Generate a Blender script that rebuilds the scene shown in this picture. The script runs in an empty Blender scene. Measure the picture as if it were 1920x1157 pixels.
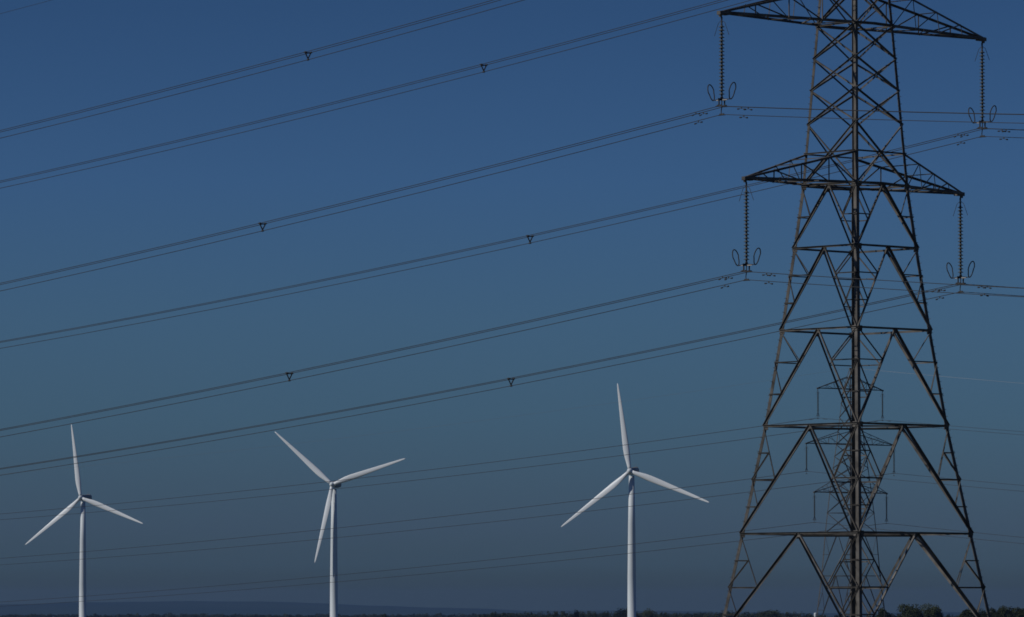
import bpy, math, random
from math import sin, cos, tan, atan, radians, pi, sqrt
from mathutils import Vector, Matrix

scene = bpy.context.scene
col = scene.collection
random.seed(7)

# ------------------------------------------------------------------ camera
EYE, FPX, HORIZON = 5.5, 10667.0, 1153.0          # eye height, focal length in photo pixels, horizon row
PITCH = atan((HORIZON - 578.5) / FPX)
cam_data = bpy.data.cameras.new("camera")
cam = bpy.data.objects.new("camera", cam_data)
col.objects.link(cam)
cam.location = (0, 0, EYE)
cam.rotation_euler = (pi / 2 + PITCH, 0, 0)
cam_data.sensor_width = 36.0
cam_data.lens = 200.0
cam_data.clip_start = 1.0
cam_data.clip_end = 90000.0
scene.camera = cam

# ------------------------------------------------------------------ world, sun, exposure
SUN_AZ_LEFT, SUN_EL = 71.0, 36.0                  # sun: this far to the left of straight behind the camera
to_sun = Vector((-sin(radians(SUN_AZ_LEFT)) * cos(radians(SUN_EL)),
                 -cos(radians(SUN_AZ_LEFT)) * cos(radians(SUN_EL)), sin(radians(SUN_EL))))
world = bpy.data.worlds.new("World")
scene.world = world
world.use_nodes = True
wn, wl = world.node_tree.nodes, world.node_tree.links
wn.clear()
w_out = wn.new("ShaderNodeOutputWorld")
w_bg = wn.new("ShaderNodeBackground")
w_bg.inputs["Strength"].default_value = 0.1
sky = wn.new("ShaderNodeTexSky")
sky.sky_type = 'NISHITA'
sky.sun_disc = False
sky.sun_elevation = radians(SUN_EL)
sky.sun_rotation = math.atan2(to_sun.x, to_sun.y)
sky.altitude = 0
sky.air_density = 1.0
sky.dust_density = 0.6
sky.ozone_density = 2.0
# clear polarised late-summer sky: deeper blue overhead, grey-blue and dimmer towards the horizon all the way round
geo = wn.new("ShaderNodeTexCoord")
sep = wn.new("ShaderNodeSeparateXYZ")
ramp = wn.new("ShaderNodeValToRGB")
mul = wn.new("ShaderNodeMix")
mul.data_type = 'RGBA'; mul.blend_type = 'MULTIPLY'; mul.inputs["Factor"].default_value = 1.0
wl.new(geo.outputs["Generated"], sep.inputs[0])
mr = wn.new("ShaderNodeMapRange")
mr.inputs["From Min"].default_value = 0.0
mr.inputs["From Max"].default_value = 0.25
wl.new(sep.outputs["Z"], mr.inputs["Value"])
wl.new(mr.outputs["Result"], ramp.inputs["Fac"])
SKY_STOPS = [(0.0, (0.1586, 0.2351, 0.1875)), (0.018, (0.1586, 0.2351, 0.1875)), (0.0348, (0.1912, 0.3343, 0.546)), (0.061, (0.2054, 0.3502, 0.6617)), (0.1359, (0.2072, 0.4001, 0.7512)), (0.2071, (0.212, 0.4079, 0.7796)), (0.3043, (0.1936, 0.383, 0.8003)), (0.4255, (0.1599, 0.3159, 0.6438)), (1.0, (0.1599, 0.3159, 0.6438))]
el = ramp.color_ramp.elements
el[0].position, el[0].color = SKY_STOPS[0][0], (*SKY_STOPS[0][1], 1)
el[1].position, el[1].color = SKY_STOPS[-1][0], (*SKY_STOPS[-1][1], 1)
for p, c in SKY_STOPS[1:-1]:
    e = el.new(p); e.color = (*c, 1)
wl.new(sky.outputs["Color"], mul.inputs["A"])
wl.new(ramp.outputs["Color"], mul.inputs["B"])
wl.new(mul.outputs["Result"], w_bg.inputs["Color"])
wl.new(w_bg.outputs[0], w_out.inputs["Surface"])

sun_data = bpy.data.lights.new("sun", 'SUN')
sun_data.energy = 4.9
sun_data.angle = radians(0.53)
sun_data.color = (1.0, 0.97, 0.92)
sun = bpy.data.objects.new("sun", sun_data)
col.objects.link(sun)
sun.rotation_euler = to_sun.to_track_quat('Z', 'Y').to_euler()
sun.location = to_sun * 500

scene.view_settings.view_transform = 'Standard'
scene.view_settings.look = 'None'
scene.view_settings.gamma = 1.0
scene.view_settings.use_curve_mapping = False
scene.view_settings.exposure = -1.0
scene.cycles.max_bounces = 6
scene.cycles.volume_bounces = 0
scene.cycles.volume_step_rate = 1.0
scene.cycles.filter_width = 1.7 if hasattr(scene.cycles, "filter_width") else 1.5
scene.render.filter_size = 1.9


# ------------------------------------------------------------------ helpers
def row_height(row, depth):
    """height above ground of what stands at this depth on this row of the photograph (used once, to survey heights)"""
    return EYE + tan(PITCH + atan((578.5 - row) / FPX)) * depth


def side(colm, depth):
    return (colm - 960.0) / FPX * depth


def put(o, parent=None):
    col.objects.link(o)
    if parent is not None:
        o.parent = parent
    return o


def tag(o, label=None, cat=None, group=None, kind=None):
    if label: o["label"] = label
    if cat: o["category"] = cat
    if group: o["group"] = group
    if kind: o["kind"] = kind
    return o


def empty(name, loc=(0, 0, 0), rz=0.0, parent=None):
    o = bpy.data.objects.new(name, None)
    o.empty_display_size = 0.5
    o.location = loc
    o.rotation_euler = (0, 0, rz)
    return put(o, parent)


class MB:
    def __init__(self):
        self.v, self.f = [], []

    def add(self, vs, fs):
        n = len(self.v)
        self.v += [tuple(p) for p in vs]
        self.f += [tuple(i + n for i in f) for f in fs]
        return self

    def mesh(self, name, mat, smooth=False):
        me = bpy.data.meshes.new(name)
        me.from_pydata(self.v, [], self.f)
        if mat: me.materials.append(mat)
        if smooth:
            me.polygons.foreach_set("use_smooth", [True] * len(me.polygons))
        me.update()
        return me

    def build(self, name, mat, parent=None, smooth=False):
        return put(bpy.data.objects.new(name, self.mesh(name, mat, smooth)), parent)

    def box(self, c, s, M=None):
        x, y, z = s[0] / 2, s[1] / 2, s[2] / 2
        vs = [Vector((i * x, j * y, k * z)) for i in (-1, 1) for j in (-1, 1) for k in (-1, 1)]
        if M is not None: vs = [M @ v for v in vs]
        vs = [v + Vector(c) for v in vs]
        return self.add(vs, [(0, 1, 3, 2), (4, 6, 7, 5), (0, 4, 5, 1), (2, 3, 7, 6), (0, 2, 6, 4), (1, 5, 7, 3)])

    def angle(self, p, q, u, v, w, t=0.016, w2=None):
        """rolled steel angle from p to q, outer corner on the line, flanges along u and v"""
        p, q = Vector(p), Vector(q)
        d = (q - p).normalized()
        u = Vector(u); u = (u - d * u.dot(d)).normalized()
        v = Vector(v); v = (v - d * v.dot(d)); v = (v - u * v.dot(u)).normalized()
        w2 = w2 or w
        prof = [Vector((0, 0, 0)), u * w, u * w + v * t, u * t + v * t, u * t + v * w2, v * w2]
        vs = [p + a for a in prof] + [q + a for a in prof]
        fs = [(i, (i + 1) % 6, (i + 1) % 6 + 6, i + 6) for i in range(6)]
        fs += [(3, 2, 1, 0), (5, 4, 3, 0), (6, 7, 8, 9), (6, 9, 10, 11)]
        return self.add(vs, fs)

    def tube(self, pts, r, n=6, closed=False, caps=True):
        pts = [Vector(p) for p in pts]
        N = len(pts)
        rr = r if isinstance(r, (list, tuple)) else [r] * N
        base = len(self.v)
        ref = None
        for i, p in enumerate(pts):
            a = pts[(i - 1) % N] if (closed or i > 0) else p
            b = pts[(i + 1) % N] if (closed or i < N - 1) else p
            d = (b - a).normalized()
            if ref is None:
                ref = Vector((0, 0, 1)) if abs(d.z) < 0.9 else Vector((1, 0, 0))
            s = d.cross(ref).normalized()
            t = s.cross(d).normalized()
            ref = t
            for k in range(n):
                an = 2 * pi * k / n
                self.v.append(tuple(p + (s * cos(an) + t * sin(an)) * rr[i]))
        segs = N if closed else N - 1
        for i in range(segs):
            j = (i + 1) % N
            for k in range(n):
                k2 = (k + 1) % n
                self.f.append((base + i * n + k, base + i * n + k2, base + j * n + k2, base + j * n + k))
        if caps and not closed:
            self.f.append(tuple(base + k for k in reversed(range(n))))
            self.f.append(tuple(base + (N - 1) * n + k for k in range(n)))
        return self

    def lathe(self, prof, n=12, c=(0, 0, 0)):
        """profile of (radius, z), round the z axis"""
        base = len(self.v)
        for r, z in prof:
            for k in range(n):
                a = 2 * pi * k / n
                self.v.append((c[0] + r * cos(a), c[1] + r * sin(a), c[2] + z))
        for i in range(len(prof) - 1):
            for k in range(n):
                k2 = (k + 1) % n
                self.f.append((base + i * n + k, base + i * n + k2, base + (i + 1) * n + k2, base + (i + 1) * n + k))
        self.f.append(tuple(base + k for k in reversed(range(n))))
        self.f.append(tuple(base + (len(prof) - 1) * n + k for k in range(n)))
        return self


# ------------------------------------------------------------------ materials
def material(name, c1, c2, scale=1.0, vary=0.0, rough=0.6, metal=0.0, bump=0.0, detail=4.0, obj_coords=True, stretch=None, spec=0.5):
    m = bpy.data.materials.new(name)
    m.use_nodes = True
    nt = m.node_tree
    b = nt.nodes["Principled BSDF"]
    b.inputs["Roughness"].default_value = rough
    b.inputs["Metallic"].default_value = metal
    b.inputs["Specular IOR Level"].default_value = spec
    tc = nt.nodes.new("ShaderNodeTexCoord")
    mp = nt.nodes.new("ShaderNodeMapping")
    if stretch: mp.inputs["Scale"].default_value = stretch
    nz = nt.nodes.new("ShaderNodeTexNoise")
    nz.inputs["Scale"].default_value = scale
    nz.inputs["Detail"].default_value = detail
    cr = nt.nodes.new("ShaderNodeValToRGB")
    cr.color_ramp.elements[0].position = 0.32; cr.color_ramp.elements[0].color = (*c1, 1)
    cr.color_ramp.elements[1].position = 0.68; cr.color_ramp.elements[1].color = (*c2, 1)
    nt.links.new(tc.outputs["Object"], mp.inputs["Vector"])
    nt.links.new(mp.outputs["Vector"], nz.inputs["Vector"])
    nt.links.new(nz.outputs["Fac"], cr.inputs["Fac"])
    if vary:
        oi = nt.nodes.new("ShaderNodeObjectInfo")
        vr = nt.nodes.new("ShaderNodeMapRange")
        vr.inputs["To Min"].default_value = 1 - vary; vr.inputs["To Max"].default_value = 1 + vary
        hs = nt.nodes.new("ShaderNodeHueSaturation")
        nt.links.new(oi.outputs["Random"], vr.inputs["Value"])
        nt.links.new(vr.outputs["Result"], hs.inputs["Value"])
        nt.links.new(cr.outputs["Color"], hs.inputs["Color"])
        nt.links.new(hs.outputs["Color"], b.inputs["Base Color"])
    else:
        nt.links.new(cr.outputs["Color"], b.inputs["Base Color"])
    if bump:
        bp = nt.nodes.new("ShaderNodeBump")
        bp.inputs["Strength"].default_value = bump
        bp.inputs["Distance"].default_value = 0.05
        nt.links.new(nz.outputs["Fac"], bp.inputs["Height"])
        nt.links.new(bp.outputs["Normal"], b.inputs["Normal"])
    return m


M_STEEL = material("weathered_steel", (0.048, 0.043, 0.037), (0.14, 0.129, 0.115), scale=1.3, vary=0.35, rough=0.75, metal=0.0, detail=6, spec=0.25)
M_FAR_STEEL = material("pale_galvanised_steel", (0.05, 0.046, 0.04), (0.10, 0.094, 0.085), scale=0.7, rough=0.7, spec=0.25)
M_WIRE = material("aluminium_conductor", (0.03, 0.03, 0.032), (0.05, 0.05, 0.05), scale=0.4, rough=0.75, spec=0.2)
M_EARTH_GLINT = material("earth_wire_painted_glint", (0.30, 0.30, 0.30), (0.38, 0.38, 0.38), scale=0.3, rough=0.5, metal=0.3)  # sun glint painted into the wire colour, near span only
M_EARTH_NO_GLINT = material("earth_wire_without_glint", (0.10, 0.10, 0.10), (0.13, 0.13, 0.13), scale=0.3, rough=0.7)  # same wire without the painted glint, toned to blend into the sky
M_FIT = material("dark_line_fitting", (0.03, 0.03, 0.032), (0.06, 0.06, 0.06), scale=4, rough=0.7, spec=0.2)
M_BRIGHT = material("bright_galvanised_fitting", (0.5, 0.5, 0.5), (0.62, 0.61, 0.6), scale=4, rough=0.45, metal=0.4)
M_DISC = material("glazed_insulator", (0.045, 0.05, 0.045), (0.085, 0.09, 0.08), scale=6, rough=0.35)
M_WHITE = material("turbine_paint", (0.60, 0.645, 0.66), (0.68, 0.715, 0.72), scale=0.25, rough=0.5, stretch=(1, 1, 0.25), spec=0.2)
M_BLADE = material("blade_gelcoat", (0.76, 0.79, 0.80), (0.82, 0.84, 0.84), scale=0.3, rough=0.4, stretch=(1, 1, 0.2), spec=0.35)
M_GREY = material("turbine_grey", (0.15, 0.16, 0.165), (0.2, 0.2, 0.21), scale=1, rough=0.5)
M_LEAF = material("summer_leaves", (0.018, 0.027, 0.010), (0.05, 0.058, 0.022), scale=0.45, rough=0.7, detail=3, spec=0.15)
M_BARK = material("bark", (0.05, 0.04, 0.03), (0.1, 0.08, 0.06), scale=3, rough=0.9, bump=0.3)
M_FIELD = material("stubble_and_grass", (0.05, 0.065, 0.025), (0.11, 0.10, 0.05), scale=0.004, rough=0.95, detail=8, spec=0.1)
M_HILL = material("upland_heath", (0.012, 0.030, 0.026), (0.026, 0.046, 0.036), scale=0.0012, rough=0.95, detail=8, spec=0.1)
M_CONC = material("concrete", (0.3, 0.29, 0.27), (0.4, 0.39, 0.37), scale=2, rough=0.9)

# ------------------------------------------------------------------ ground, hills
g = MB()
xs = [-27000, -12000, -5000, -2000, -800, -200, 200, 800, 2000, 5000, 12000, 27000]
ys = [-3000, -500, 0, 300, 900, 1500, 2500, 4000, 7000, 12000, 19000, 27000]
for y in ys:
    for x in xs:
        g.v.append((x, y, 0.0))
n = len(xs)
for j in range(len(ys) - 1):
    for i in range(n - 1):
        g.f.append((j * n + i, j * n + i + 1, (j + 1) * n + i + 1, (j + 1) * n + i))
tag(g.build("ground", M_FIELD), kind="structure")

HD = 20000.0
prof = [(-3000, 1140), (-2000, 1132), (-1200, 1137), (-600, 1131), (-200, 1137), (0, 1134.5), (60, 1133), (150, 1129.5), (300, 1127.5), (450, 1128), (600, 1130.5),
        (700, 1135), (800, 1138.5), (900, 1141.5), (1000, 1145), (1080, 1144.5), (1150, 1144), (1300, 1147), (1500, 1149), (2000, 1148), (2600, 1143),
        (3400, 1146), (5000, 1138)]


def hill_row(c):
    for (a, ya), (b, yb) in zip(prof, prof[1:]):
        if a <= c <= b:
            t = (c - a) / (b - a); t = t * t * (3 - 2 * t)
            return ya + (yb - ya) * t
    return 1145


g = MB()
rng = random.Random(3)
NX, NY = 220, 9
shape = [0.0, 0.35, 0.7, 0.93, 1.0, 0.95, 0.75, 0.4, 0.0]
for j in range(NY):
    for i in range(NX):
        c = -3000 + 8000 * i / (NX - 1)
        crest = row_height(hill_row(c), HD) + 1.6 * sin(i * 0.9) * sin(i * 0.37) + rng.uniform(-.6, .6)
        x = side(c, HD)
        g.v.append((x, HD + (j - 4) * 650 + 300 * sin(i * 0.13), -0.4 + crest * shape[j] * (1 + 0.06 * sin(i * 0.31 + j) * (j != 4))))
for j in range(NY - 1):
    for i in range(NX - 1):
        g.f.append((j * NX + i, j * NX + i + 1, (j + 1) * NX + i + 1, (j + 1) * NX + i))
tag(g.build("hills", M_HILL, smooth=True), kind="structure")

# ------------------------------------------------------------------ air
HAZE = 3.0e-5
hz = MB().box((0, 12000, 61.5), (57000, 33000, 125)).build("haze", None)
tag(hz, kind="stuff")
mh = bpy.data.materials.new("thin_haze")
mh.use_nodes = True
nt = mh.node_tree
nt.nodes.remove(nt.nodes["Principled BSDF"])
pv = nt.nodes.new("ShaderNodeVolumePrincipled")
pv.inputs["Color"].default_value = (0.25, 0.42, 0.76, 1)
pv.inputs["Density"].default_value = HAZE
pv.inputs["Anisotropy"].default_value = 0.2
nt.links.new(pv.outputs["Volume"], nt.nodes["Material Output"].inputs["Volume"])
hz.data.materials.append(mh)


# ------------------------------------------------------------------ pylons
def lerp(a, b, t):
    return Vector(a) * (1 - t) + Vector(b) * t


def make_pylon(loc, rz, width_at, belts, x_levels, arms, peak_z, steel, k=1.0, extra_belts=(), plans=(), bolts=True):
    """lattice tower. width_at(z) = half side of the square body; belts = [(z_top, z_bottom, divisions)];
    arms = [(z_low, z_up, half_length)]; k scales member sizes"""
    root = empty("transmission_tower", loc, rz)
    corners = [(-1, -1), (1, -1), (1, 1), (-1, 1)]

    def corner(c, z):
        a = width_at(z)
        return Vector((c[0] * a, c[1] * a, z))

    # legs: four rolled angles with their corner outwards
    zs = sorted(set([0.0, peak_z - 0.2] + [b[0] for b in belts] + [b[1] for b in belts] + list(x_levels)))
    zs = [z for z in zs if z >= 0]
    for c in corners:
        m = MB()
        for za, zb in zip(zs, zs[1:]):
            w = (0.215 if za < belts[0][0] - .1 else 0.175) * k
            if za > arms[1][0]: w = 0.14 * k
            pa, pb = corner(c, za), corner(c, zb + (0.02 if zb < peak_z - 1 else 0))
            m.angle(pa, pb, (-c[0], 0, 0), (0, -c[1], 0), w, 0.022)
        m.build("leg", steel, root)
        MB().lathe([(0.55, -0.3), (0.55, 0.12), (0.35, 0.3)], 12, (c[0] * width_at(0), c[1] * width_at(0), 0)).build("footing", M_CONC, root)
    if bolts:
        m = MB()
        for c in ((-1, 1), (1, -1)):
            z = 3.0
            while z < 46:
                p = corner(c, z)
                d = Vector((c[0], 0, 0)) if int(z / .38) % 2 else Vector((0, c[1], 0))
                q = p + Vector((-c[0] * 0.06 if d.x == 0 else 0, -c[1] * 0.06 if d.y == 0 else 0, 0))
                m.tube([q, q + d * 0.17], 0.013, 4)
                z += 0.38
        tag(m.build("step_bolts", steel, root), kind="stuff")

    def face_member(name, p, q, nrm, w, off, outward=True):
        p, q = Vector(p), Vector(q)
        nrm = Vector(nrm)
        d = (q - p).normalized()
        u = d.cross(nrm)
        if u.z > 0: u = -u
        o = nrm * off
        MB().angle(p + o - u * w / 2, q + o - u * w / 2, u, nrm if outward else -nrm, w, 0.012, w * 0.75).build(name, steel, root)

    def gusset(p, nrm, s):
        nrm = Vector(nrm)
        a = Vector((0, 0, 1)); b = a.cross(nrm)
        M = Matrix((b, nrm, a)).transposed()
        MB().box(Vector(p) + nrm * 0.045, (s, 0.014, s * 0.8), M).build("gusset_plate", steel, root)

    for fi in range(4):
        ca, cb = corners[fi], corners[(fi + 1) % 4]
        nrm = Vector(((ca[0] + cb[0]) / 2, (ca[1] + cb[1]) / 2, 0))
        for (zt, zb, nd) in belts:
            ta, tb_ = corner(ca, zt), corner(cb, zt)
            apex = (ta + tb_) / 2
            wm = (0.125 + 0.0015 * (belts[0][0] - zt)) * k
            for c in (ca, cb):
                foot = corner(c, zb)
                face_member("main_brace", apex, foot, nrm, wm, 0.018)
                if nd:
                    L = [corner(c, zt + (zb - zt) * i / nd) for i in range(nd + 1)]
                    Mp = [lerp(apex, foot, i / nd) for i in range(nd + 1)]
                    ws = 0.062 * k
                    if nd <= 3:
                        for i in range(1, nd):
                            face_member("secondary_brace", L[i - 1], Mp[i], nrm, ws, 0.034)
                            face_member("secondary_brace", L[i], Mp[i], nrm, ws, 0.050)
                    else:
                        P1 = lerp(L[0], Mp[2], 0.5)
                        face_member("secondary_brace", L[0], Mp[2], nrm, ws, 0.034)
                        face_member("secondary_brace", L[1], lerp(L[1], P1, 1.0), nrm, ws, 0.050)
                        face_member("secondary_brace", P1, L[2], nrm, ws * 1.1, 0.066)
                        face_member("secondary_brace", L[2], Mp[2], nrm, ws * 1.3, 0.050)
                        face_member("secondary_brace", L[2], Mp[3], nrm, ws, 0.034)
                        face_member("secondary_brace", L[3], Mp[3], nrm, ws, 0.050)
            gusset(apex - Vector((0, 0, 0.08)), nrm, 0.34 * k)
            face_member("belt_strut", ta, tb_, nrm, 0.11 * k, 0.080)
            if bolts:
                for a_, b_ in ((ta, tb_), (tb_, ta)):
                    gusset(a_ + (b_ - a_).normalized() * 0.16 - Vector((0, 0, 0.05)), nrm, 0.36)
        for z in extra_belts:
            face_member("belt_strut", corner(ca, z), corner(cb, z), nrm, 0.085 * k, 0.080)
        for z1, z2 in zip(x_levels, x_levels[1:]):
            face_member("cross_brace", corner(ca, z1), corner(cb, z2), nrm, 0.10 * k, 0.020)
            face_member("cross_brace", corner(cb, z1), corner(ca, z2), nrm, 0.10 * k, -0.040)
    # horizontal diaphragms
    for z in plans:
        mids = [(corner(corners[i], z) + corner(corners[(i + 1) % 4], z)) / 2 for i in range(4)]
        for i in range(4):
            a, b = mids[i], mids[(i + 1) % 4]
            MB().angle(a - Vector((0, 0, .03)), b - Vector((0, 0, .03)), (0, 0, -1), -(a + b), 0.09 * k, 0.012).build("plan_brace", steel, root)

    # cross arms
    for (zl, zu, hl) in arms:
        for s in (-1, 1):
            tip = Vector((s * hl, 0, zl))
            al, au = width_at(zl), width_at(zu)
            arm = MB().box((s * (hl - 0.22), 0, zl - 0.02), (0.62, 0.26, 0.2)).box((s * (hl - 0.05), 0, zl - 0.16), (0.16, 0.1, 0.14)).build("cross_arm", steel, root)
            for f in (-1, 1):
                lo_body, up_body = Vector((s * al, f * al, zl)), Vector((s * au, f * au, zu))
                lo_tip, up_tip = tip + Vector((0, f * 0.13, -0.05)), tip + Vector((-s * 0.05, f * 0.10, 0.08))
                MB().angle(lo_body + Vector((-s * al, f * .02, -.02)), lo_tip, (0, -f, 0), (0, 0, 1), 0.14 * k, 0.016).build("lower_chord", steel, arm)
                MB().angle(up_body + Vector((0, f * .02, 0)), up_tip, (0, -f, 0), (0, 0, -1), 0.115 * k, 0.014).build("upper_chord", steel, arm)
                nn = 4
                for i in range(1, nn):
                    t = i / nn
                    lo, up = lerp(lo_tip, lo_body, t), lerp(up_tip, up_body, t)
                    MB().angle(lo, up, (-s, 0, 0), (0, -f, 0), 0.05 * k, 0.01).build("web_brace", steel, arm)
                    lo2 = lerp(lo_tip, lo_body, (i + 1) / nn)
                    MB().angle(up, lo2, (-s, 0, 0), (0, -f, 0), 0.055 * k, 0.01).build("web_brace", steel, arm)
            # plan lacing between the two lower and the two upper chords
            lt = [Vector((0, f * 0.13, -0.03)) + tip for f in (-1, 1)]
            lb = [Vector((s * al, f * al, zl - .01)) for f in (-1, 1)]
            for i in range(1, 6):
                a = lerp(lt[i % 2], lb[i % 2], i / 6)
                b = lerp(lt[(i + 1) % 2], lb[(i + 1) % 2], (i + 1) / 6)
                MB().angle(a, b, (0, 0, 1), (-s, 0, 0), 0.06 * k, 0.01).build("web_brace", steel, arm)
            ut, ub = [tip + Vector((-s * .05, f * .1, .08)) for f in (-1, 1)], [Vector((s * au, f * au, zu)) for f in (-1, 1)]
            for t in (0.5, 0.75):
                MB().angle(lerp(ut[0], ub[0], t), lerp(ut[1], ub[1], t), (0, 0, -1), (-s, 0, 0), 0.05 * k, 0.01).build("web_brace", steel, arm)
    MB().box((0, 0, peak_z - 0.1), (0.3 * k, 0.3 * k, 0.25)).build("peak_cap", steel, root)
    return root


def table(pairs):
    pairs = sorted(pairs)

    def fn(z):
        if z <= pairs[0][0]: return pairs[0][1]
        for (a, wa), (b, wb) in zip(pairs, pairs[1:]):
            if a <= z <= b:
                return wa + (wb - wa) * (z - a) / (b - a)
        return pairs[-1][1]
    return fn


# near pylon, surveyed from the photograph: rows of the belts and half the diagonal at each
D1 = 310.0
S1 = FPX / D1
X1 = side(1605.3, D1)
R1 = lambda row: row_height(row, D1)
z1 = {r: R1(r) for r in (1203, 1001, 799, 620, 466, 349, 289, 234, 171, 111, 49, -26, -95, -165, -235)}
diag = [(R1(1360), 295), (z1[1203], 261), (z1[1001], 216), (z1[799], 172), (z1[620], 140.8), (z1[466], 116.5), (z1[349], 99.5), (z1[289], 94), (z1[49], 72), (z1[-26], 65), (R1(-308), 38), (R1(-355), 32), (52.4, 2)]
w1 = table([(max(z, 0) if i == 0 else z, d / S1 / sqrt(2)) for i, (z, d) in enumerate(diag)])
ROT1 = radians(42.7)
ARMS1 = [(z1[349], z1[289], 8.56), (z1[49], z1[-26], 10.4), (47.97, 49.45, 6.75)]
tower1 = make_pylon((X1, D1, 0), ROT1, w1,
                    [(z1[349], z1[466], 2), (z1[466], z1[620], 3), (z1[620], z1[799], 3), (z1[799], z1[1001], 4), (z1[1001], z1[1203], 4), (z1[1203], 0.2, 4)],
                    [z1[349], z1[234], z1[171], z1[111], z1[49], z1[-26], z1[-95], z1[-165], z1[-235], 47.97, 49.45, 51.6],
                    ARMS1, 52.4, M_STEEL, 1.0, extra_belts=(z1[289], z1[49], z1[-26], 47.97, 49.45), plans=(z1[349], z1[799], z1[1001]))
tag(tower1, "tall dark steel lattice pylon filling the right side, nearest the camera", "pylon", "lattice pylons")

# far pylon of another line, seen through the near one
D2 = 1025.0
S2 = FPX / D2
X2 = side(1594.8, D2)
R2 = lambda row: row_height(row, D2)
diag2 = [(0, 72), (R2(1115), 58), (R2(1055), 53.5), (R2(1000), 48.5), (R2(926), 40), (R2(834), 27), (R2(731), 14), (R2(690), 1.5)]
w2 = table([(z, d / S2 / sqrt(2)) for z, d in diag2])
ROT2 = radians(41.2)
ARMS2 = [(R2(924), R2(902), 9.24), (R2(833.5), R2(809), 11.19), (R2(730), R2(706), 8.29)]
tower2 = make_pylon((X2, D2, 0), ROT2, w2,
                    [(R2(1000), R2(1080), 2), (R2(1080), 0.2, 4)],
                    [R2(1000), R2(962), R2(924), R2(900), R2(878), R2(856), R2(833.5), R2(809), R2(783), R2(757), R2(730), R2(706)],
                    ARMS2, R2(690), M_FAR_STEEL, 1.0, extra_belts=(R2(962), R2(924), R2(833.5), R2(730)), bolts=False)
tag(tower2, "small distant lattice pylon seen through the legs of the near pylon", "pylon", "lattice pylons")


# ------------------------------------------------------------------ insulator strings
def insulator_meshes():
    d = {}
    d["disc"] = MB().lathe([(0.045, 0.075), (0.065, 0.045), (0.07, 0.02), (0.15, -0.012), (0.155, -0.035), (0.14, -0.04), (0.05, -0.02), (0.03, -0.06)], 14).mesh("disc", M_DISC, True)
    d["hanger"] = MB().tube([(0, 0, 0.0), (0, 0, -0.42)], 0.032, 8).box((0, 0, -0.08), (0.09, 0.05, 0.16)).box((0, 0, -0.3), (0.05, 0.09, 0.14)).mesh("hanger", M_FIT)
    d["pin"] = MB().tube([(0, 0, -0.40), (0, 0, -4.38)], 0.055, 6).mesh("pin", M_FIT)
    # triangular yoke with two legs and a drop link
    m = MB()
    m.box((0, 0, -4.44), (0.56, 0.035, 0.12))
    m.box((0, 0, -4.36), (0.2, 0.04, 0.1))
    for s in (-1, 1):
        m.box((s * 0.21, 0, -4.62), (0.06, 0.05, 0.30))
    d["yoke"] = m.mesh("yoke", M_FIT)
    d["bar"] = MB().tube([(0, -0.42, -4.475), (0, 0.42, -4.475)], 0.022, 6).mesh("bar", M_BRIGHT)
    d["drop_link"] = MB().tube([(0, 0, -4.48), (0, 0.0, -4.85), (0, 0.04, -5.02), (0, 0.05, -5.14), (0, 0, -5.24)], 0.026, 6).mesh("drop_link", M_FIT)
    d["clamp"] = MB().box((0, 0, 0.03), (0.06, 0.30, 0.08)).tube([(0, -0.26, -0.02), (0, -0.1, 0.0), (0, 0.1, 0.0), (0, 0.26, -0.02)], [0.025, 0.045, 0.045, 0.025], 6).mesh("clamp", M_FIT)
    for s, key in ((-1, "horn_a"), (1, "horn_b")):
        m = MB()
        pts = []
        for i in range(18):
            a = 2 * pi * i / 18
            u, v = 0.235 * cos(a) * (1.0 if sin(a) > 0 else 0.8), 0.44 * sin(a)
            pts.append((u, s * (0.66 + 0.30 * (v + 0.44)), -4.02 + v))
        m.tube(pts, 0.031, 6, closed=True)
        m.tube([(0, s * 0.03, -4.42), (0, s * 0.4, -4.44), (0, s * 0.66, -4.455)], 0.028, 6)
        d[key] = m.mesh("arcing_ring", M_FIT)
        d[key + "u"] = MB().tube([(0, s * 0.05, -0.2), (0, s * 0.25, -0.34), (0, s * 0.55, -1.0)], 0.014, 5).mesh("arcing_horn", M_FIT)
    return d


IM = insulator_meshes()


def insulator(loc, rz, label, n_disc=20, scale=1.0, rings=True):
    root = empty("insulator_string", loc, rz)
    root.scale = (scale,) * 3
    tag(root, label, "insulator", "insulator strings hanging from the pylon arms")

    def p(key, name, z=0.0, x=0.0):
        o = bpy.data.objects.new(name, IM[key]); o.location = (x, 0, z)
        if not rings and key in ("disc", "pin"): o.scale = (1.5, 1.5, 1)
        return put(o, root)
    p("hanger", "hanger_link"); p("pin", "core_pin"); p("yoke", "yoke_plate"); p("drop_link", "drop_link")
    for i in range(n_disc):
        p("disc", "insulator_disc", -0.52 - i * 3.8 / n_disc)
    for x in (-0.21, 0.21):
        p("clamp", "suspension_clamp", -4.80, x)
    p("clamp", "suspension_clamp", -5.26)
    if rings:
        p("bar", "horn_bar")
        p("horn_a", "arcing_ring"); p("horn_b", "arcing_ring")
    p("horn_au", "arcing_horn"); p("horn_bu", "arcing_horn")
    return root


def arm_tip(tower_x, depth, rot, hl, z):
    return Vector((tower_x + hl * cos(rot), depth + hl * sin(rot), z))


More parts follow.
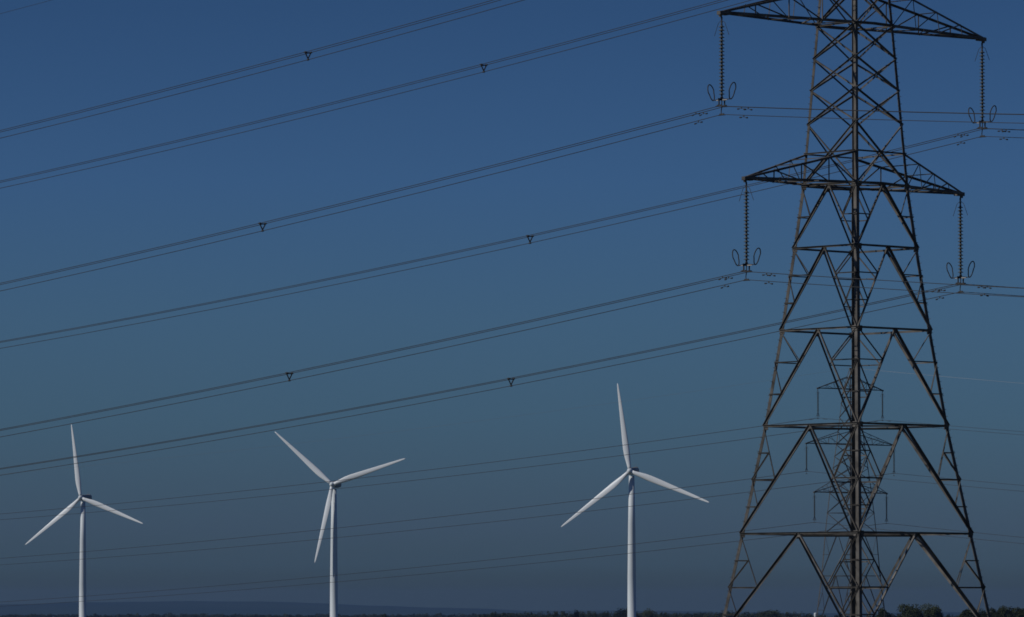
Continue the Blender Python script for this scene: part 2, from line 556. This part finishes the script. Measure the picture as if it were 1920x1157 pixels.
NAMES = ["lower", "middle", "top"]
for ai, (zl, zu, hl) in enumerate(ARMS1):
    for s in (-1, 1):
        t = arm_tip(X1, D1, ROT1, s * (hl - 0.14), zl - 0.22)
        insulator(t, ROT1, "long ribbed insulator under the %s tip of the near pylon's %s cross arm" % ("left" if s < 0 else "right", NAMES[ai]), 20)
for ai, (zl, zu, hl) in enumerate(ARMS2):
    for s in (-1, 1):
        t = arm_tip(X2, D2, ROT2, s * (hl - 0.14), zl - 0.2)
        insulator(t, ROT2, "tiny dark insulator under the %s tip of the distant pylon's %s cross arm" % ("left" if s < 0 else "right", NAMES[ai]), 16, rings=False)

# ------------------------------------------------------------------ conductors
PSI1 = radians(40.75)


def span(P0, psi, a, b, t0, t1, step):
    out, t = [], t0
    while True:
        out.append(Vector((P0.x - t * sin(psi), P0.y + t * cos(psi), P0.z - a * abs(t) + b * t * t)))
        if t >= t1: break
        t = min(t + step, t1)
    return out


SP_MESH = None


def spacer_mesh():
    m = MB()
    A, B, C_ = Vector((-0.21, 0, 0.0)), Vector((0.21, 0, 0.0)), Vector((0, 0, -0.44))
    m.tube([A - Vector((0, 0, .03)), B - Vector((0, 0, .03))], 0.04, 6)
    m.tube([A + Vector((-.03, 0, .02)), C_ + Vector((0.0, 0, .06))], 0.036, 6)
    m.tube([B + Vector((.03, 0, .02)), C_ + Vector((0.0, 0, .06))], 0.036, 6)
    for p in (A, B, C_):
        m.tube([p - Vector((0, 0.08, 0)), p + Vector((0, 0.08, 0))], 0.052, 8)
    return m.mesh("spacer", M_FIT)


def damper_mesh():
    m = MB()
    m.tube([(0, -0.24, -0.12), (0, -0.1, -0.09), (0, 0.1, -0.09), (0, 0.24, -0.12)], 0.013, 5)
    m.box((0, 0, -0.045), (0.035, 0.05, 0.11))
    for s in (-1, 1):
        m.tube([(0, s * 0.17, -0.12), (0, s * 0.30, -0.125)], [0.032, 0.042], 8)
    return m.mesh("damper", M_FIT)


SPM, DAM = spacer_mesh(), damper_mesh()


def spot(psi, P0, a, b, t):
    z = P0.z - a * abs(t) + b * t * t
    return Vector((P0.x - t * sin(psi), P0.y + t * cos(psi), z)), (-a if t > 0 else a) + 2 * b * t


def bundle(P0, psi, far, near, label, spacers, offs, r, dampers=True, reach=430.0, near_reach=150.0, group="conductors of the near power line"):
    """wires over one attachment point: far span (a,b) and near span (a,b)"""
    root = empty("conductor_bundle", P0, 0)
    tag(root, label, "power line", group)
    X = Vector((cos(psi), sin(psi), 0))
    for (ox, oz) in offs:
        q = P0 + X * ox + Vector((0, 0, oz))
        pts = []
        tn = near_reach
        ts = [-tn + i * 5 for i in range(int(tn / 5))] + [-2.5, -0.8, 0, 0.8, 2.5, 5] + [10 + i * 7.5 for i in range(int((reach - 10) / 7.5))]
        for t in ts:
            a, b = near if t < 0 else far
            v, _ = spot(psi, q, a, b, t)
            pts.append(v - P0)
        MB().tube(pts, r, 6, caps=False).build("wire", M_WIRE, root, smooth=True)
        if dampers:
            for t in (-1.75, 1.75):
                a, b = near if t < 0 else far
                v, sl = spot(psi, q, a, b, t + random.uniform(-.12, .12))
                o = put(bpy.data.objects.new("vibration_damper", DAM), root)
                o.location = v - P0
                o.rotation_euler = (math.atan(sl), 0, psi)
    for t in spacers:
        a, b = near if t < 0 else far
        v, sl = spot(psi, P0, a, b, t)
        o = put(bpy.data.objects.new("spacer", SPM), root)
        o.location = v - P0
        o.rotation_euler = (0, 0, psi)
    return root


FAR1, NEAR1 = (0.1155, 0.000249), (0.093, 0.00028)
TRI = [(-0.21, 0.0), (0.21, 0.0), (0.0, -0.44)]
DB = {(0, -1): -1.8e-5, (0, 1): -0.5e-5, (1, -1): -1.9e-5, (1, 1): 1.2e-5, (2, -1): 1.7e-5, (2, 1): -0.5e-5}
SPACER_T = {(0, -1): 39.3, (0, 1): 38.3, (1, -1): 39.6, (1, 1): 38.6, (2, -1): 39.8, (2, 1): 38.8}
LAB1 = {(2, -1): "triple wire bundle highest across the upper left sky, just under the single wire",
        (2, 1): "second triple wire bundle from the top, leaving the frame above the pylon's left arm",
        (1, -1): "triple wire bundle clamped below the left tip of the near pylon's wider upper arm",
        (1, 1): "triple wire bundle passing behind the near pylon to its upper right insulator",
        (0, -1): "triple wire bundle clamped below the left tip of the near pylon's narrower lower arm",
        (0, 1): "lowest triple wire bundle, crossing just above the left turbine and behind the near pylon"}
for ai, (zl, zu, hl) in enumerate(ARMS1):
    for s in (-1, 1):
        P0 = arm_tip(X1, D1, ROT1, s * (hl - 0.14), zl - 0.22 - 4.80 - 0.0)
        t0 = SPACER_T[(ai, s)]
        bundle(P0, PSI1, (FAR1[0], FAR1[1] + DB[(ai, s)]), NEAR1, LAB1[(ai, s)], [t0, t0 + 62, t0 + 128, t0 + 190, t0 + 252, -44.0 - ai, -100.0], TRI, 0.0195)

# earth wire of the near line
root = empty("earth_wire", (X1, D1, 52.42), 0)
tag(root, "single thin wire cutting across the extreme upper left corner of the sky", "power line")
pts = []
for t in [-150 + i * 5 for i in range(30)] + [i * 7.5 for i in range(58)]:
    a, b = NEAR1 if t < 0 else FAR1
    v, _ = spot(PSI1, Vector((X1, D1, 52.42)), a, b, t)
    pts.append(v - Vector((X1, D1, 52.42)))
MB().tube(pts, 0.012, 6, caps=False).build("wire", M_WIRE, root, smooth=True)

# far line
PSI2 = radians(41.12)
FAR2, NEAR2 = (0.0758, 0.00008), (0.088, 0.00008)
LV = {0: "lowest", 1: "middle", 2: "highest"}
for ai, (zl, zu, hl) in enumerate(ARMS2):
    for s in (-1, 1):
        ins = (5.4, 5.0, 5.35)[ai]
        P0 = arm_tip(X2, D2, ROT2, s * (hl - 0.14), zl - ins)
        bundle(P0, PSI2, FAR2, NEAR2, "faint low wire, %s of the %s two leading to the distant pylon" % ("upper" if s < 0 else "lower", LV[ai]),
               [], [(-0.2, 0.0), (0.2, 0.0)], 0.024, dampers=(ai == 2), reach=520, near_reach=260, group="faint conductors of the distant power line")
P0 = Vector((X2, D2, R2(690)))
root = empty("earth_wire", P0, 0)
tag(root, "pale sunlit single wire at the right, leaving the top of the distant pylon", "power line")
pts = []
for t in [-260 + i * 5 for i in range(52)] + [i * 8 for i in range(62)]:
    a, b = (0.099, 0.00008) if t < 0 else FAR2
    v, _ = spot(PSI2, P0, a, b, t)
    pts.append(v - P0)
MB().tube(pts[:53], 0.019, 6, caps=False).build("wire", M_EARTH_GLINT, root, smooth=True)  # near span: pale colour stands in for sunlight along the wire
MB().tube(pts[52:], 0.012, 6, caps=False).build("wire", M_EARTH_NO_GLINT, root, smooth=True)


# ------------------------------------------------------------------ wind turbines
def blade_mesh():
    st = [(0.9, 1.7, 1.7, 18), (2.2, 1.75, 1.68, 18), (4.5, 2.15, 1.5, 17), (7.5, 2.7, 1.3, 15), (10, 2.85, 1.1, 12.5), (14, 2.65, 0.85, 9), (20, 2.2, 0.6, 5),
          (26, 1.75, 0.40, 3), (32, 1.3, 0.25, 1), (36.5, 0.9, 0.15, 0), (39, 0.58, 0.08, 0), (40.0, 0.12, 0.03, 0)]
    m = MB()
    N = 20
    for (r, c, th, tw) in st:
        round_ = max(0.0, min(1.0, (5.5 - r) / 4.0))
        for k in range(N):
            a = 2 * pi * k / N
            cx, cy = cos(a), sin(a)
            # aerofoil: leading edge at +x, thin trailing edge at -x
            xf = (0.40 + (cx - 1) / 2 * 1.0 + 0.0) * c
            yf = th / 2 * cy * (0.35 + 0.65 * ((cx + 1) / 2) ** 0.6) * 1.15
            xr, yr = c / 2 * cx, th / 2 * cy
            x, y = xf * (1 - round_) + xr * round_, yf * (1 - round_) + yr * round_
            t = radians(tw + 3)
            m.v.append((x * cos(t) - y * sin(t), x * sin(t) + y * cos(t) - 0.0012 * r * r * 0.6, r))
    for i in range(len(st) - 1):
        for k in range(N):
            k2 = (k + 1) % N
            m.f.append((i * N + k, i * N + k2, (i + 1) * N + k2, (i + 1) * N + k))
    m.f.append(tuple(reversed(range(N))))
    m.f.append(tuple((len(st) - 1) * N + k for k in range(N)))
    return m.mesh("blade", M_BLADE, True)


BLADE = blade_mesh()


def turbine_parts(hub_z):
    tw = MB().lathe([(2.05, 0), (2.05, 0.3), (1.98, 0.35), (1.88, hub_z * 0.33), (1.87, hub_z * 0.333), (1.62, hub_z * 0.66), (1.61, hub_z * 0.664), (1.22, hub_z - 1.9)], 40)
    return tw.mesh("tower", M_WHITE, True)


def nacelle_mesh():
    m = MB()
    secs = [(-2.2, 1.2, 1.25, 0.0), (-1.5, 1.45, 1.5, 0.05), (0.5, 1.6, 1.65, 0.12), (4.0, 1.6, 1.7, 0.2), (7.8, 1.55, 1.45, 0.35), (8.9, 1.3, 1.1, 0.45)]
    N = 24
    for (y, hw, hh, zc) in secs:
        for k in range(N):
            a = 2 * pi * k / N
            e = 0.45
            cx, cz = cos(a), sin(a)
            x = hw * (abs(cx) ** e) * (1 if cx >= 0 else -1)
            z = hh * (abs(cz) ** e) * (1 if cz >= 0 else -1)
            m.v.append((x, y, z + zc))
    for i in range(len(secs) - 1):
        for k in range(N):
            k2 = (k + 1) % N
            m.f.append((i * N + k, i * N + k2, (i + 1) * N + k2, (i + 1) * N + k))
    m.f.append(tuple(reversed(range(N))))
    m.f.append(tuple((len(secs) - 1) * N + k for k in range(N)))
    return m.mesh("nacelle", M_GREY, True)


NAC = nacelle_mesh()
OVER, TILT = 3.3, radians(4)


def turbine(hub_col, hub_row, depth, yaw, azimuth, label):
    hz_ = row_height(hub_row, depth)
    hubx = side(hub_col, depth)
    # yaw: rotation about z; rotor looks along local -Y
    off = Matrix.Rotation(yaw, 3, 'Z') @ Vector((0, -OVER, 0))
    root = empty("wind_turbine", (hubx - off.x, depth - off.y, 0), 0)
    tag(root, label, "wind turbine", "wind turbines standing beyond the fields")
    put(bpy.data.objects.new("tower", turbine_parts(hz_)), root)
    nac = put(bpy.data.objects.new("nacelle", NAC), root)
    nac.location = (0, 0, hz_ - 0.05); nac.rotation_euler = (0, 0, yaw)
    cool = MB().box((0, 7.4, 2.0), (2.0, 0.6, 0.5)).box((0, 7.4, 1.75), (0.3, 0.4, 0.4)).build("roof_cooler", M_GREY, nac)
    mast = MB().tube([(0.7, 5.2, 1.7), (0.7, 5.2, 3.5)], 0.05, 5).tube([(0.4, 5.2, 3.2), (1.0, 5.2, 3.2)], 0.05, 5).build("wind_vane", M_GREY, nac)
    # hub, with spinner nose towards -Y
    m = MB().lathe([(0.05, 1.75), (0.5, 1.6), (0.95, 1.15), (1.3, 0.5), (1.45, -0.3), (1.4, -1.0), (1.15, -1.35)], 24)
    hub = m.build("hub", M_WHITE, root, smooth=True)
    R = Matrix.Rotation(yaw, 4, 'Z') @ Matrix.Rotation(-TILT, 4, 'X')
    hub_loc = Vector((off.x, off.y, hz_))
    hub.matrix_local = Matrix.Translation(hub_loc) @ R @ Matrix.Rotation(pi / 2, 4, 'X')
    for i in range(3):
        b = put(bpy.data.objects.new("blade", BLADE), root)
        # clockwise angle as seen from the front (camera side)
        an = azimuth + radians(120 * i)
        b.matrix_local = Matrix.Translation(hub_loc) @ R @ Matrix.Rotation(an, 4, 'Y')
    return root


turbine(151.5, 933.5, 3048, radians(-19), radians(-9), "leftmost white wind turbine, one blade pointing almost straight up beside the left edge")
turbine(623, 908.5, 2826, radians(-14), radians(-48.5), "middle white wind turbine with one blade hanging down beside its tower")
turbine(1181, 883.5, 2547, radians(-15), radians(-8.7), "rightmost and tallest white wind turbine, between the middle one and the near pylon")


# ------------------------------------------------------------------ trees
def crown_mb(m, rng, cx, cy, cz, rx, ry, rz_, leaves, size, lumps=16):
    L = []
    for i in range(lumps):
        a = rng.uniform(0, 2 * pi); e = rng.uniform(-0.5, 1.0); q = rng.uniform(0.35, 0.78)
        L.append((cx + rx * q * cos(a) * sqrt(max(0, 1 - e * e * 0.8)), cy + ry * q * sin(a) * sqrt(max(0, 1 - e * e * 0.8)), cz + rz_ * e * q * 1.05, rng.uniform(0.3, 0.5)))
    for i in range(leaves):
        lx, ly, lz, lr = L[rng.randrange(lumps)]
        while True:
            v = Vector((rng.gauss(0, 1), rng.gauss(0, 1), rng.gauss(0, 1)))
            if v.length > 0.1: break
        v.normalize()
        rr = lr * rng.uniform(0.55, 1.08)
        p = Vector((lx + v.x * rr * rx, ly + v.y * rr * ry, lz + v.z * rr * rz_))
        u = Vector((rng.uniform(-1, 1), rng.uniform(-1, 1), rng.uniform(-1, 1))).normalized()
        w = u.orthogonal().normalized()
        s = size * rng.uniform(0.6, 1.3)
        m.add([p - u * s, p - w * s * 0.6, p + u * s, p + w * s * 0.6], [(0, 1, 2, 3)])


def tree(x, y, h, width, label, group, leaves=2600, size=0.22, seed=0):
    rng = random.Random(seed)
    root = empty("broadleaf_tree", (x, y, 0), rng.uniform(0, 6))
    tag(root, label, "tree", group)
    tr = MB()
    th = h * 0.32
    r0 = 0.045 * h * 0.7
    tr.tube([(0, 0, -0.1), (0.05, 0, th * 0.5), (0.1, 0.05, th), (0.15, 0.1, h * 0.7)], [r0, r0 * 0.8, r0 * 0.65, r0 * 0.2], 8)
    for i in range(7):
        a = rng.uniform(0, 2 * pi); z0 = th * rng.uniform(0.7, 1.4)
        l = width * 0.38 * rng.uniform(0.7, 1.1)
        tr.tube([(0.1, 0.05, z0), (l * 0.5 * cos(a), l * 0.5 * sin(a), z0 + h * 0.12), (l * cos(a), l * sin(a), z0 + h * rng.uniform(0.22, 0.4))], [r0 * 0.45, r0 * 0.28, r0 * 0.08], 6)
    tr.build("trunk", M_BARK, root)
    m = MB()
    crown_mb(m, rng, 0, 0, h * 0.56, width / 2, width / 2, h * 0.46, leaves, size, 30)
    m.build("crown", M_LEAF, root)
    return root


TD = 1500.0
near_trees = [
    (1704, 1132.5, 60, 0, "broad round oak, larger of the pair standing between the pylon's centre and right leg"),
    (1746, 1137, 50, 25, "round oak on the right of the pair between the pylon's centre and right leg"),
    (1658, 1142, 34, 60, "small round tree half hidden behind the near pylon's central leg"),
    (1813, 1141, 34, 10, "small tree immediately left of the near pylon's right leg at the bottom edge"),
    (1850, 1143.5, 44, 30, "low broad tree directly behind the near pylon's right leg"),
    (1883, 1136, 44, -10, "tallest tree of the clump to the right of the near pylon"),
    (1916, 1140, 52, 15, "tree at the bottom right corner, cut by the frame edge"),
    (1958, 1141, 56, 15, "tree just past the bottom right corner of the picture")]
for i, (c, r, wpx, dy, lab) in enumerate(near_trees[:-1]):
    d = TD + dy
    tree(side(c, d), d, row_height(r, d), wpx / (FPX / d), lab, "broadleaf trees along the bottom right", leaves=6500, size=0.21, seed=20 + i)
far_trees = [
    (1172, 1138.5, 44, "dark rounded tree directly behind the foot of the rightmost turbine"),
    (1213, 1143, 22, "small tree just right of the rightmost turbine's foot"),
    (1441, 1142, 50, "broad low tree rising from the treeline left of the pylon's centre"),
    (1080, 1144, 12, "small pointed tree standing proud of the treeline left of the rightmost turbine"),
    (927, 1147.5, 22, "dark little tree at the left end of the nearer treeline"),
    (720, 1151, 14, "small tree on the faint treeline right of the middle turbine")]
for i, (c, r, wpx, lab) in enumerate(far_trees):
    d = 3150.0
    tree(side(c, d), d, row_height(r, d), max(wpx / (FPX / d), 3.5), lab, "trees on the far treeline", leaves=1500, size=0.35, seed=50 + i)


def woodland(name, spec, leaves, size, seed):
    rng = random.Random(seed)
    m = MB()
    for (c, d, top, wd) in spec:
        x = side(c, d)
        h = row_height(top, d)
        m.tube([(x, d, -0.1), (x, d, h * 0.5)], 0.2, 5)
        crown_mb(m, rng, x, d, h * 0.5, wd / 2, wd / 2, h * 0.52, leaves, size, 9)
    o = m.build(name, M_LEAF)
    return tag(o, kind="stuff")


def tops(c):
    base = [(-400, 1150), (0, 1152.5), (300, 1152.5), (600, 1153), (900, 1151.5), (960, 1148.5), (1040, 1147.5), (1100, 1146), (1180, 1145), (1260, 1146.5), (1330, 1148), (1400, 1146.5), (1450, 1145), (1500, 1148), (1540, 1152), (1600, 1153), (1700, 1152), (2300, 1149)]
    for (a, ya), (b, yb) in zip(base, base[1:]):
        if a <= c <= b:
            return ya + (yb - ya) * (c - a) / (b - a)
    return 1150


rng = random.Random(11)
spec = []
c = 905.0
while c < 2300:
    spec.append((c, rng.uniform(3300, 3800), tops(c) + rng.gauss(0, 0.9), rng.uniform(5, 9)))
    c += rng.uniform(7, 13)
tag(woodland("nearer_woodland", spec, 260, 0.45, 12), "dark continuous treeline along the bottom edge, right of centre", "woodland")
spec = []
c = -500.0
while c < 1500:
    spec.append((c, rng.uniform(6200, 7600), tops(min(c, 880)) - 0.8 + rng.gauss(0, 1.1), rng.uniform(8, 15)))
    c += rng.uniform(4, 9)
tag(woodland("distant_woodland", spec, 150, 0.9, 13), "faint bluish line of treetops along the bottom edge at the left", "woodland")

# ------------------------------------------------------------------ small pale post by the far pylon
d = 1018.0
m = MB().lathe([(0.2, 0), (0.2, 5.2), (0.26, 5.25), (0.26, 5.75), (0.1, 5.9)], 14)
o = m.build("marker_post", M_WHITE)
o.location = (side(1528, d), d, 0)
tag(o, "short pale post at the bottom edge beside the distant pylon's left leg", "post")
